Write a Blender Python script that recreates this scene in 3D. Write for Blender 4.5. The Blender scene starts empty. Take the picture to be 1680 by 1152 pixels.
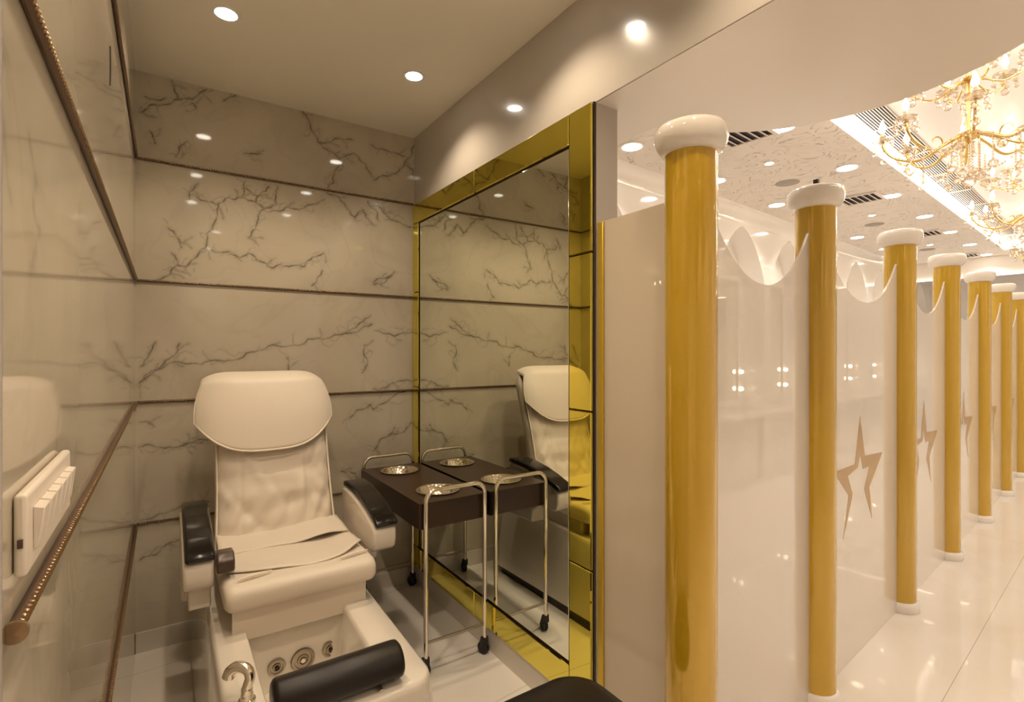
import bpy, bmesh, math, random
import numpy as np
from mathutils import Vector, Matrix, noise
PI = math.pi
sc = bpy.context.scene
COL = sc.collection
rad = math.radians

# ------------------------------------------------------------------ camera, world, exposure
cam = bpy.data.objects.new('camera', bpy.data.cameras.new('camera'))
COL.objects.link(cam)
cam.data.sensor_width = 36.0
cam.data.lens = 849.0/1680.0*36.0
cam.data.clip_start = 0.02
cam.location = (0, 0, 1.485)
cam.rotation_euler = (rad(90), 0, rad(-33.9))
sc.camera = cam
world = bpy.data.worlds.new('world'); sc.world = world
world.use_nodes = True
world.node_tree.nodes['Background'].inputs[0].default_value = (1.0, 0.82, 0.62, 1)
world.node_tree.nodes['Background'].inputs[1].default_value = 0.15
sc.view_settings.view_transform = 'Standard'
sc.view_settings.look = 'None'
sc.view_settings.gamma = 1.0
sc.view_settings.exposure = 0.25
sc.cycles.sample_clamp_indirect = 4.0
sc.cycles.caustics_reflective = False
sc.cycles.caustics_refractive = False
sc.cycles.max_bounces = 10
sc.cycles.transparent_max_bounces = 12
BOOTH_W = 27.5      # watts of each ceiling spot over the treatment booth
HALL_W = 37.0       # watts of each ceiling spot in the hall
LENS = 14.0         # glow of the spot lenses
BULB = 60.0         # glow of the chandelier bulbs
COVE = 5.0          # glow of the LED cove band
WARM = (1.0, 0.80, 0.58)
HALL_C = (1.0, 0.90, 0.82)

H = rad(5.6)        # the hall is turned by this against the booth
CH, SH = math.cos(H), math.sin(H)
def hw(s, d, z=0.0): return Vector((s*CH - d*SH, s*SH + d*CH, z))

# ------------------------------------------------------------------ materials
def new_mat(name):
    m = bpy.data.materials.new(name); m.use_nodes = True
    nt = m.node_tree
    return m, nt, nt.nodes['Principled BSDF']
def pmat(name, col, rough=0.5, metal=0.0, coat=0.0, bump=None, sheen=0.0, spec=0.5, var=0.0, vscale=6.0):
    m, nt, b = new_mat(name)
    b.inputs['Base Color'].default_value = (*col, 1)
    b.inputs['Roughness'].default_value = rough
    b.inputs['Metallic'].default_value = metal
    b.inputs['Coat Weight'].default_value = coat
    b.inputs['Coat Roughness'].default_value = 0.04
    b.inputs['Specular IOR Level'].default_value = spec
    b.inputs['Sheen Weight'].default_value = sheen
    tc = nt.nodes.new('ShaderNodeTexCoord')
    if var:
        n = nt.nodes.new('ShaderNodeTexNoise'); n.inputs['Scale'].default_value = vscale
        n.inputs['Detail'].default_value = 4
        nt.links.new(tc.outputs['Object'], n.inputs['Vector'])
        mx = nt.nodes.new('ShaderNodeMix'); mx.data_type = 'RGBA'
        mx.inputs[6].default_value = (*[c*(1-var) for c in col], 1)
        mx.inputs[7].default_value = (*[min(1, c*(1+var)) for c in col], 1)
        nt.links.new(n.outputs['Fac'], mx.inputs[0]); nt.links.new(mx.outputs[2], b.inputs['Base Color'])
    if bump:
        sc_, st, dist = bump
        n = nt.nodes.new('ShaderNodeTexNoise'); n.inputs['Scale'].default_value = sc_
        n.inputs['Detail'].default_value = 5
        nt.links.new(tc.outputs['Object'], n.inputs['Vector'])
        bp = nt.nodes.new('ShaderNodeBump'); bp.inputs['Strength'].default_value = st
        bp.inputs['Distance'].default_value = dist
        nt.links.new(n.outputs['Fac'], bp.inputs['Height']); nt.links.new(bp.outputs[0], b.inputs['Normal'])
    return m
def emat(name, col, st):
    m, nt, b = new_mat(name)
    b.inputs['Base Color'].default_value = (*col, 1)
    b.inputs['Emission Color'].default_value = (*col, 1)
    b.inputs['Emission Strength'].default_value = st
    return m
M = {}
def marble():
    m, nt, b = new_mat('polished_marble')
    L = nt.links
    tc = nt.nodes.new('ShaderNodeTexCoord')
    at = nt.nodes.new('ShaderNodeAttribute'); at.attribute_name = 'vein'
    n1 = nt.nodes.new('ShaderNodeTexNoise'); n1.inputs['Scale'].default_value = 1.6; n1.inputs['Detail'].default_value = 5
    n1.inputs['Distortion'].default_value = 0.6
    L.new(tc.outputs['Object'], n1.inputs['Vector'])
    cr = nt.nodes.new('ShaderNodeValToRGB')
    cr.color_ramp.elements[0].position = .32; cr.color_ramp.elements[0].color = (.45, .395, .305, 1)
    cr.color_ramp.elements[1].position = .62; cr.color_ramp.elements[1].color = (.575, .515, .40, 1)
    L.new(n1.outputs['Fac'], cr.inputs[0])
    # faint clouded secondary veining
    n2 = nt.nodes.new('ShaderNodeTexNoise'); n2.inputs['Scale'].default_value = 2.3; n2.inputs['Detail'].default_value = 8
    n2.inputs['Distortion'].default_value = 1.4
    L.new(tc.outputs['Object'], n2.inputs['Vector'])
    mth = nt.nodes.new('ShaderNodeMath'); mth.operation = 'SUBTRACT'; mth.inputs[1].default_value = .5
    L.new(n2.outputs['Fac'], mth.inputs[0])
    ab = nt.nodes.new('ShaderNodeMath'); ab.operation = 'ABSOLUTE'; L.new(mth.outputs[0], ab.inputs[0])
    mr = nt.nodes.new('ShaderNodeMapRange'); mr.inputs[1].default_value = 0; mr.inputs[2].default_value = .03
    mr.inputs[3].default_value = .14; mr.inputs[4].default_value = 0
    L.new(ab.outputs[0], mr.inputs[0])
    mx0 = nt.nodes.new('ShaderNodeMix'); mx0.data_type = 'RGBA'
    L.new(mr.outputs[0], mx0.inputs[0]); L.new(cr.outputs[0], mx0.inputs[6]); mx0.inputs[7].default_value = (.30, .25, .19, 1)
    mx = nt.nodes.new('ShaderNodeMix'); mx.data_type = 'RGBA'
    L.new(at.outputs['Fac'], mx.inputs[0]); L.new(mx0.outputs[2], mx.inputs[6]); mx.inputs[7].default_value = (.11, .085, .055, 1)
    L.new(mx.outputs[2], b.inputs['Base Color'])
    b.inputs['Roughness'].default_value = .05
    b.inputs['Specular IOR Level'].default_value = .62
    return m
M['marble'] = marble()
def tile(name, c1, c2, size, rot, rough, mortar):
    m, nt, b = new_mat(name); L = nt.links
    tc = nt.nodes.new('ShaderNodeTexCoord'); mp = nt.nodes.new('ShaderNodeMapping')
    mp.inputs['Rotation'].default_value = (0, 0, rot[0]); mp.inputs['Location'].default_value = (rot[1], rot[2], 0)
    L.new(tc.outputs['Object'], mp.inputs[0])
    br = nt.nodes.new('ShaderNodeTexBrick'); br.offset = 0; br.inputs['Scale'].default_value = 1
    br.inputs['Brick Width'].default_value = size*5; br.inputs['Row Height'].default_value = size
    br.inputs['Mortar Size'].default_value = .0011; br.inputs['Mortar Smooth'].default_value = 0
    L.new(mp.outputs[0], br.inputs['Vector'])
    br.inputs['Color1'].default_value = (*c1, 1); br.inputs['Color2'].default_value = (*c1, 1)
    br.inputs['Mortar'].default_value = (*mortar, 1)
    n = nt.nodes.new('ShaderNodeTexNoise'); n.inputs['Scale'].default_value = 1.3; n.inputs['Detail'].default_value = 6
    n.inputs['Distortion'].default_value = 1.0
    L.new(tc.outputs['Object'], n.inputs['Vector'])
    mx = nt.nodes.new('ShaderNodeMix'); mx.data_type = 'RGBA'; mx.blend_type = 'MULTIPLY'
    mr = nt.nodes.new('ShaderNodeValToRGB'); mr.color_ramp.elements[0].color = (*c2, 1); mr.color_ramp.elements[1].color = (1, 1, 1, 1)
    mr.color_ramp.elements[0].position = .35; mr.color_ramp.elements[1].position = .55
    L.new(n.outputs['Fac'], mr.inputs[0])
    mx.inputs[0].default_value = 1
    L.new(br.outputs['Color'], mx.inputs[6]); L.new(mr.outputs[0], mx.inputs[7])
    L.new(mx.outputs[2], b.inputs['Base Color'])
    b.inputs['Roughness'].default_value = rough
    return m
M['floor'] = tile('polished_floor_tile', (.84, .79, .72), (.95, .93, .90), 1.2, (-H, .42, -.533), .022, (.40, .35, .29))
M['cream_paint'] = pmat('cream_ceiling_paint', (.92, .87, .76), .55, var=.02, vscale=2)
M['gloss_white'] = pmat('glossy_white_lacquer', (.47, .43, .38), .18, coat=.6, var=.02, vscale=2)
M['soffit'] = pmat('satin_white_soffit', (.82, .75, .68), .32, var=.05, vscale=1.2)
M['white_wall'] = pmat('white_wall_paint', (.80, .76, .72), .35, var=.02, vscale=2)
M['arch_white'] = pmat('white_lacquered_wall', (.82, .77, .71), .12, coat=.7, var=.01)
M['casing'] = pmat('grey_door_casing', (.42, .38, .36), .4)
M['base_white'] = pmat('white_skirting', (.66, .61, .54), .15, var=.02)
M['mirror'] = pmat('mirror_silver', (.93, .95, .82), .005, metal=1)
M['gold_mirror'] = pmat('olive_gold_mirror', (.86, .74, .13), .02, metal=1)
M['dark_gap'] = pmat('dark_joint', (.03, .012, .01), .4)
M['gold'] = pmat('mustard_gold_lacquer', (.55, .335, .014), .16, metal=.25, coat=1.0, var=.06, vscale=3)
M['gold_strip'] = pmat('gold_edge_strip', (.60, .42, .05), .25, metal=.6)
M['cap'] = pmat('white_glazed_plaster', (.80, .74, .67), .12, coat=.8)
M['rope'] = pmat('antique_bronze_rope', (.10, .05, .025), .35, metal=.4)
M['rope_bead'] = pmat('bronze_beads', (.30, .20, .11), .25, metal=.8)
M['chair_vinyl'] = pmat('cream_vinyl_cover', (.72, .64, .54), .45, bump=(9, .12, .012), sheen=.1, var=.03, vscale=4)
M['chair_edge'] = pmat('cream_piping', (.80, .71, .58), .4)
M['acrylic'] = pmat('white_acrylic_shell', (.78, .72, .63), .12, coat=.7)
M['arm_shell'] = pmat('white_plastic_shell', (.76, .69, .60), .22, coat=.3)
M['black_gloss'] = pmat('glossy_black_pad', (.008, .006, .005), .16, coat=.2, spec=.35)
M['black_leather'] = pmat('black_leatherette', (.010, .007, .006), .36, spec=.35, bump=(120, .1, .002))
M['brown_plastic'] = pmat('dark_brown_plastic', (.075, .045, .035), .3)
M['wenge'] = pmat('dark_brown_laminate', (.032, .014, .009), .30, var=.12, vscale=20)
M['chrome'] = pmat('chrome', (.82, .76, .68), .06, metal=1)
M['brushed'] = pmat('brushed_steel', (.42, .37, .31), .28, metal=1)
M['rubber'] = pmat('black_rubber', (.012, .010, .010), .5)
M['plinth'] = pmat('dark_plinth', (.02, .012, .01), .4)
M['switch'] = pmat('ivory_switch_plastic', (.74, .66, .57), .3)
M['lens'] = emat('spot_lens', (1.0, .93, .80), LENS)
M['bulb'] = emat('bulb_glow', (1.0, .86, .66), BULB)
M['vanity'] = emat('vanity_bulb_glow', (1.0, .90, .74), 9.0)
M['cove'] = emat('cove_led_glow', (1.0, .88, .74), COVE)
M['ring'] = pmat('white_trim_ring', (.8, .75, .68), .35)
M['vent_dark'] = pmat('vent_shadow', (.02, .012, .02), .7)
M['vent_slat'] = pmat('vent_slat', (.72, .64, .58), .4)
M['brass'] = pmat('polished_brass', (.78, .56, .22), .14, metal=1)
M['candle'] = pmat('ivory_candle_sleeve', (.85, .78, .62), .4)
def glassy():
    m, nt, b = new_mat('cut_crystal'); L = nt.links
    b.inputs['Base Color'].default_value = (1, .95, .88, 1); b.inputs['Roughness'].default_value = 0.02
    b.inputs['Metallic'].default_value = .0; b.inputs['Specular IOR Level'].default_value = 1.0
    b.inputs['Transmission Weight'].default_value = 1.0; b.inputs['IOR'].default_value = 1.5
    tr = nt.nodes.new('ShaderNodeBsdfTransparent'); tr.inputs[0].default_value = (.93, .86, .78, 1)
    mx = nt.nodes.new('ShaderNodeMixShader'); mx.inputs[0].default_value = .45
    L.new(tr.outputs[0], mx.inputs[1]); L.new(b.outputs[0], mx.inputs[2])
    L.new(mx.outputs[0], nt.nodes['Material Output'].inputs[0])
    return m
M['crystal'] = glassy()
def milky(name, fac, col, tint):
    m, nt, b = new_mat(name); L = nt.links
    b.inputs['Base Color'].default_value = (*col, 1); b.inputs['Roughness'].default_value = .035
    b.inputs['Coat Weight'].default_value = .3; b.inputs['Coat Roughness'].default_value = .02
    tl = nt.nodes.new('ShaderNodeBsdfTranslucent'); tl.inputs[0].default_value = (*col, 1)
    m1 = nt.nodes.new('ShaderNodeMixShader'); m1.inputs[0].default_value = .25
    L.new(b.outputs[0], m1.inputs[1]); L.new(tl.outputs[0], m1.inputs[2])
    tr = nt.nodes.new('ShaderNodeBsdfTransparent'); tr.inputs[0].default_value = (*tint, 1)
    m2 = nt.nodes.new('ShaderNodeMixShader'); m2.inputs[0].default_value = fac
    L.new(m1.outputs[0], m2.inputs[1]); L.new(tr.outputs[0], m2.inputs[2])
    L.new(m2.outputs[0], nt.nodes['Material Output'].inputs[0])
    return m
M['milk_glass'] = milky('milky_glass', .42, (.78, .73, .67), (.97, .95, .90))
M['star'] = pmat('bronze_star_foil', (.46, .27, .08), .3, metal=.1, coat=.3)
def swirl():
    m, nt, b = new_mat('embossed_ceiling_paper'); L = nt.links
    b.inputs['Roughness'].default_value = .4
    tc = nt.nodes.new('ShaderNodeTexCoord')
    n = nt.nodes.new('ShaderNodeTexNoise'); n.inputs['Scale'].default_value = 1.9; n.inputs['Detail'].default_value = 1.0
    n.inputs['Distortion'].default_value = 2.6
    L.new(tc.outputs['Object'], n.inputs['Vector'])
    mul = nt.nodes.new('ShaderNodeMath'); mul.operation = 'MULTIPLY'; mul.inputs[1].default_value = 9.0
    L.new(n.outputs['Fac'], mul.inputs[0])
    fr = nt.nodes.new('ShaderNodeMath'); fr.operation = 'PINGPONG'; fr.inputs[1].default_value = .5
    L.new(mul.outputs[0], fr.inputs[0])
    mr = nt.nodes.new('ShaderNodeMapRange'); mr.inputs[1].default_value = 0; mr.inputs[2].default_value = .10
    mr.inputs[3].default_value = 1; mr.inputs[4].default_value = 0
    L.new(fr.outputs[0], mr.inputs[0])
    n2 = nt.nodes.new('ShaderNodeTexNoise'); n2.inputs['Scale'].default_value = 7
    L.new(tc.outputs['Object'], n2.inputs['Vector'])
    gt = nt.nodes.new('ShaderNodeMapRange'); gt.inputs[1].default_value = .40; gt.inputs[2].default_value = .5
    L.new(n2.outputs['Fac'], gt.inputs[0])
    mm = nt.nodes.new('ShaderNodeMath'); mm.operation = 'MULTIPLY'
    L.new(mr.outputs[0], mm.inputs[0]); L.new(gt.outputs[0], mm.inputs[1])
    m5 = nt.nodes.new('ShaderNodeMath'); m5.operation = 'MULTIPLY'; m5.inputs[1].default_value = .7
    L.new(mm.outputs[0], m5.inputs[0])
    mx = nt.nodes.new('ShaderNodeMix'); mx.data_type = 'RGBA'
    mx.inputs[6].default_value = (.76, .69, .62, 1); mx.inputs[7].default_value = (.30, .23, .17, 1)
    L.new(m5.outputs[0], mx.inputs[0]); L.new(mx.outputs[2], b.inputs['Base Color'])
    bp = nt.nodes.new('ShaderNodeBump'); bp.inputs['Strength'].default_value = .5; bp.inputs['Distance'].default_value = .01
    L.new(mm.outputs[0], bp.inputs['Height']); L.new(bp.outputs[0], b.inputs['Normal'])
    return m
M['swirl'] = swirl()

# ------------------------------------------------------------------ mesh helpers
class B:
    def __init__(s): s.v = []; s.f = []
    def quad(s, *ps):
        n = len(s.v); s.v += [tuple(p) for p in ps]; s.f.append(tuple(range(n, n+len(ps)))); return s
    def box(s, x0, x1, y0, y1, z0, z1):
        n = len(s.v)
        s.v += [(x0,y0,z0),(x1,y0,z0),(x1,y1,z0),(x0,y1,z0),(x0,y0,z1),(x1,y0,z1),(x1,y1,z1),(x0,y1,z1)]
        s.f += [tuple(n+i for i in q) for q in ((0,3,2,1),(4,5,6,7),(0,1,5,4),(1,2,6,5),(2,3,7,6),(3,0,4,7))]
        return s
    def rings(s, rs, cap0=True, cap1=True, closed=True):
        n0 = len(s.v); k = len(rs[0])
        for r in rs: s.v += [tuple(p) for p in r]
        for i in range(len(rs)-1):
            for j in range(k if closed else k-1):
                a = n0+i*k+j; b = n0+i*k+(j+1)%k
                s.f.append((a, b, b+k, a+k))
        if cap0: s.f.append(tuple(n0+j for j in reversed(range(k))))
        if cap1: s.f.append(tuple(n0+(len(rs)-1)*k+j for j in range(k)))
        return s
    def lathe(s, prof, c=(0,0,0), axis=(0,0,1), seg=32):
        ax = Vector(axis).normalized(); q = Vector((0,0,1)).rotation_difference(ax); c = Vector(c)
        rs = []
        for r, z in prof:
            r = max(r, 1e-5)
            rs.append([c + q @ Vector((r*math.cos(2*PI*j/seg), r*math.sin(2*PI*j/seg), z)) for j in range(seg)])
        return s.rings(rs)
    def tube(s, pts, r, seg=12, closed=False):
        pts = [Vector(p) for p in pts]; n = len(pts); rs = []
        rr = r if isinstance(r, (list, tuple)) else [r]*n
        up = None
        for i, p in enumerate(pts):
            if closed: t = (pts[(i+1)%n]-pts[i-1])
            else: t = pts[min(i+1,n-1)]-pts[max(i-1,0)]
            t.normalize()
            if up is None:
                up = t.orthogonal().normalized()
            else:
                up = (up - t*up.dot(t))
                up = up.normalized() if up.length > 1e-6 else t.orthogonal().normalized()
            bi = t.cross(up)
            rs.append([p + (up*math.cos(2*PI*j/seg) + bi*math.sin(2*PI*j/seg))*rr[i] for j in range(seg)])
        if closed: rs.append(rs[0]); return s.rings(rs, False, False)
        return s.rings(rs)
    def ball(s, c, r, seg=10, rg=6, sz=1.0):
        prof = [(r*math.sin(PI*i/rg), -r*sz*math.cos(PI*i/rg)) for i in range(rg+1)]
        return s.lathe(prof, c, seg=seg)
    def prism(s, poly, axis, lo, hi):
        def mk(p, h):
            return {'x': (h, p[0], p[1]), 'y': (p[0], h, p[1]), 'z': (p[0], p[1], h)}[axis]
        return s.rings([[mk(p, lo) for p in poly], [mk(p, hi) for p in poly]])
    def grid(s, fn, nu, nv):
        n = len(s.v)
        for j in range(nv+1):
            for i in range(nu+1): s.v.append(tuple(fn(i/nu, j/nv)))
        for j in range(nv):
            for i in range(nu):
                a = n+j*(nu+1)+i; s.f.append((a, a+1, a+nu+2, a+nu+1))
        return s
def rrect(x0, x1, y0, y1, r, z, n=6):
    out = []
    for cx, cy, a0 in ((x1-r, y1-r, 0), (x0+r, y1-r, 90), (x0+r, y0+r, 180), (x1-r, y0+r, 270)):
        for i in range(n+1):
            a = rad(a0+90*i/n); out.append((cx+r*math.cos(a), cy+r*math.sin(a), z))
    return out
def arc(c, r, a0, a1, n, plane):
    out = []
    for i in range(n+1):
        a = rad(a0+(a1-a0)*i/n); u, w = r*math.cos(a), r*math.sin(a)
        out.append({'xz': (c[0]+u, c[1], c[2]+w), 'yz': (c[0], c[1]+u, c[2]+w), 'xy': (c[0]+u, c[1]+w, c[2])}[plane])
    return out
def bez(p, n=12):
    p = [Vector(q) for q in p]; out = []
    k = len(p)
    for s_ in range(k-1):      # catmull-rom through the points
        p0, p1, p2, p3 = p[max(s_-1,0)], p[s_], p[s_+1], p[min(s_+2,k-1)]
        for i in range(n):
            t = i/n
            out.append(.5*((2*p1)+(p2-p0)*t+(2*p0-5*p1+4*p2-p3)*t*t+(3*p1-3*p2+p3-p0)*t*t*t))
    out.append(p[-1]); return out
def origin(o):
    v = Vector((0,0,0))
    while o is not None: v = v+o.location; o = o.parent
    return v
def obj(name, b, mat, parent=None, loc=None, rz=0.0, bevel=0.0, seg=2, smooth=40, world=True, subsurf=0, solid=0.0):
    """link b as one mesh object; with world=True its points are world points even under a parent"""
    me = bpy.data.meshes.new(name)
    off = origin(parent) if (parent is not None and world) else Vector((0,0,0))
    vs = [(x-off.x, y-off.y, z-off.z) for x, y, z in b.v]
    me.from_pydata(vs, [], b.f)
    bm = bmesh.new(); bm.from_mesh(me)
    bmesh.ops.remove_doubles(bm, verts=bm.verts, dist=1e-5)
    bmesh.ops.recalc_face_normals(bm, faces=bm.faces)
    bm.to_mesh(me); bm.free()
    mats = mat if isinstance(mat, list) else [mat]
    for m in mats: me.materials.append(m)
    o = bpy.data.objects.new(name, me); COL.objects.link(o)
    if parent is not None: o.parent = parent
    if loc is not None: o.location = loc
    o.rotation_euler = (0, 0, rz)
    if solid:
        md = o.modifiers.new('solid', 'SOLIDIFY'); md.thickness = solid; md.offset = 0
    if bevel:
        md = o.modifiers.new('bevel', 'BEVEL'); md.width = bevel; md.segments = seg; md.limit_method = 'ANGLE'; md.angle_limit = rad(35)
        md.harden_normals = False
    if subsurf:
        md = o.modifiers.new('sub', 'SUBSURF'); md.levels = subsurf; md.render_levels = subsurf
    if smooth:
        for p in me.polygons: p.use_smooth = True
        if not bevel or smooth < 180: me.set_sharp_from_angle(angle=rad(smooth))
    return o
def tag(o, label, cat, group=None, kind=None):
    o['label'] = label
    if cat: o['category'] = cat
    if group: o['group'] = group
    if kind: o['kind'] = kind
    return o
def thing(name, label, cat, loc=(0,0,0), rz=0.0, group=None):
    o = bpy.data.objects.new(name, None); COL.objects.link(o)
    o.empty_display_size = .1
    o.location = loc; o.rotation_euler = (0, 0, rz)
    return tag(o, label, cat, group)
def struct(name, b, mat, rz=0.0, **k):
    o = obj(name, b, mat, None, rz=rz, **k); o['kind'] = 'structure'; return o
def copy_tree(o, parent=None):
    c = o.copy(); COL.objects.link(c); c.parent = parent
    for ch in list(o.children): copy_tree(ch, c)
    return c
def lamp(name, parent, loc, power, col, ang=110, blend=.6, size=.03):
    key = name+str(power)
    ld = bpy.data.lights.get(key)
    if ld is None:
        ld = bpy.data.lights.new(key, 'SPOT'); ld.energy = power; ld.color = col
        ld.spot_size = rad(ang); ld.spot_blend = blend; ld.shadow_soft_size = size
    o = bpy.data.objects.new(name, ld); COL.objects.link(o); o.parent = parent; o.location = loc
    return o

# ------------------------------------------------------------------ the setting: floor, ceilings, walls
CEIL = 2.865; SOF = 2.42; HC = 3.015; HR = 3.155
S0, S1 = -3.2, 13.6
b = B().quad(hw(S0-.6,-2.9), hw(S1+.4,-2.9), hw(S1+.4,4.2), hw(S0-.6,4.2))
struct('floor', b, M['floor'], smooth=0)
b = B().box(-.6, 1.35, -2.9, 3.14, CEIL, CEIL+.06)
struct('ceiling', b, M['cream_paint'], smooth=0)
# marble walls: a fine grid whose 'vein' attribute carries the vein drawing
def jag(L, amp, rnd, depth=3):
    pts = [np.array(p, float) for p in L]
    for k in range(depth):
        out = [pts[0]]
        for a, c in zip(pts, pts[1:]):
            m = (a+c)/2; d = c-a; m = m+np.array([-d[1], d[0]])*rnd.uniform(-amp, amp)
            out += [m, c]
        pts = out
    return pts
def marble_wall(name, fn, u0, u1, v0, v1, step, lines, seed, w=.0027, strength=.84):
    rnd = random.Random(seed)
    nu = int((u1-u0)/step); nv = int((v1-v0)/step)
    U = np.linspace(u0, u1, nu+1); V = np.linspace(v0, v1, nv+1)
    G = np.zeros((nv+1, nu+1))
    def stamp(a, c, wd, st):
        m = 7*wd+.012
        i0 = max(0, int((min(a[0],c[0])-m-u0)/step)); i1 = min(nu+1, int((max(a[0],c[0])+m-u0)/step)+2)
        j0 = max(0, int((min(a[1],c[1])-m-v0)/step)); j1 = min(nv+1, int((max(a[1],c[1])+m-v0)/step)+2)
        if i1 <= i0 or j1 <= j0: return
        uu, vv = np.meshgrid(U[i0:i1], V[j0:j1])
        d = c-a; L2 = max(1e-9, d@d)
        t = np.clip(((uu-a[0])*d[0]+(vv-a[1])*d[1])/L2, 0, 1)
        r = np.hypot(uu-a[0]-t*d[0], vv-a[1]-t*d[1])
        val = st*np.exp(-(r/wd)**2) + st*.22*np.exp(-(r/(5*wd))**2)
        G[j0:j1, i0:i1] = np.maximum(G[j0:j1, i0:i1], val)
    for L in lines:
        P = jag(L, .16, rnd)
        n = len(P)-1
        ph = rnd.uniform(0, 6)
        for k in range(n):
            q = .65+.35*math.sin(ph+k*.9)+rnd.uniform(-.12, .12)
            stamp(P[k], P[k+1], w*(.7+.55*q), strength*(.55+.45*q))
            if rnd.random() < .16:       # short side branches
                a = P[k]; ang = rnd.uniform(0, 6.28); ln = rnd.uniform(.02, .07)
                for _ in range(4):
                    c = a+np.array([math.cos(ang), math.sin(ang)])*ln/4; ang += rnd.uniform(-.7, .7)
                    stamp(a, c, w*.6, strength*.45); a = c
        if strength > .5:                    # fainter companions and grey smudges that run beside the vein
            for q in range(2):
                off = np.array([rnd.uniform(-.016, .016), rnd.uniform(-.016, .016)])
                Q = jag([tuple(np.array(p)+off*rnd.uniform(.2, 1.4)) for p in L], .34, rnd)
                for k in range(len(Q)-1):
                    g = .5+.5*math.sin(k*.55+q*2+ph)
                    if g > .25: stamp(Q[k], Q[k+1], w*.75, strength*.42*g)
            for q in range(1+len(L)//3):
                a = P[rnd.randrange(len(P))]; ang = rnd.uniform(-.9, .9)
                for _ in range(7):
                    c = a+np.array([math.cos(ang), math.sin(ang)])*.009; ang += rnd.uniform(-.5, .5)
                    stamp(a, c, w*rnd.uniform(1.2, 2.8), strength*rnd.uniform(.25, .5)); a = c
    uu, vv = np.meshgrid(U, V)
    P3 = np.array([fn(0,0), fn(1,0), fn(0,1)], float)
    o0 = P3[0]; du = P3[1]-o0; dv = P3[2]-o0
    co = o0[None,:]+uu.reshape(-1,1)*du[None,:]+vv.reshape(-1,1)*dv[None,:]
    me = bpy.data.meshes.new(name)
    nV = co.shape[0]; nF = nu*nv
    me.vertices.add(nV); me.vertices.foreach_set('co', co.astype(np.float32).ravel())
    j, i = np.meshgrid(np.arange(nv), np.arange(nu), indexing='ij')
    a = (j*(nu+1)+i).ravel()
    idx = np.stack([a, a+1, a+nu+2, a+nu+1], 1)
    me.loops.add(nF*4); me.loops.foreach_set('vertex_index', idx.astype(np.int32).ravel())
    me.polygons.add(nF); me.polygons.foreach_set('loop_start', np.arange(0, nF*4, 4, dtype=np.int32))
    me.update(calc_edges=True)
    at = me.attributes.new('vein', 'FLOAT', 'POINT'); at.data.foreach_set('value', G.astype(np.float32).ravel())
    me.materials.append(M['marble'])
    o = bpy.data.objects.new(name, me); COL.objects.link(o); o['kind'] = 'structure'
    return o
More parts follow.
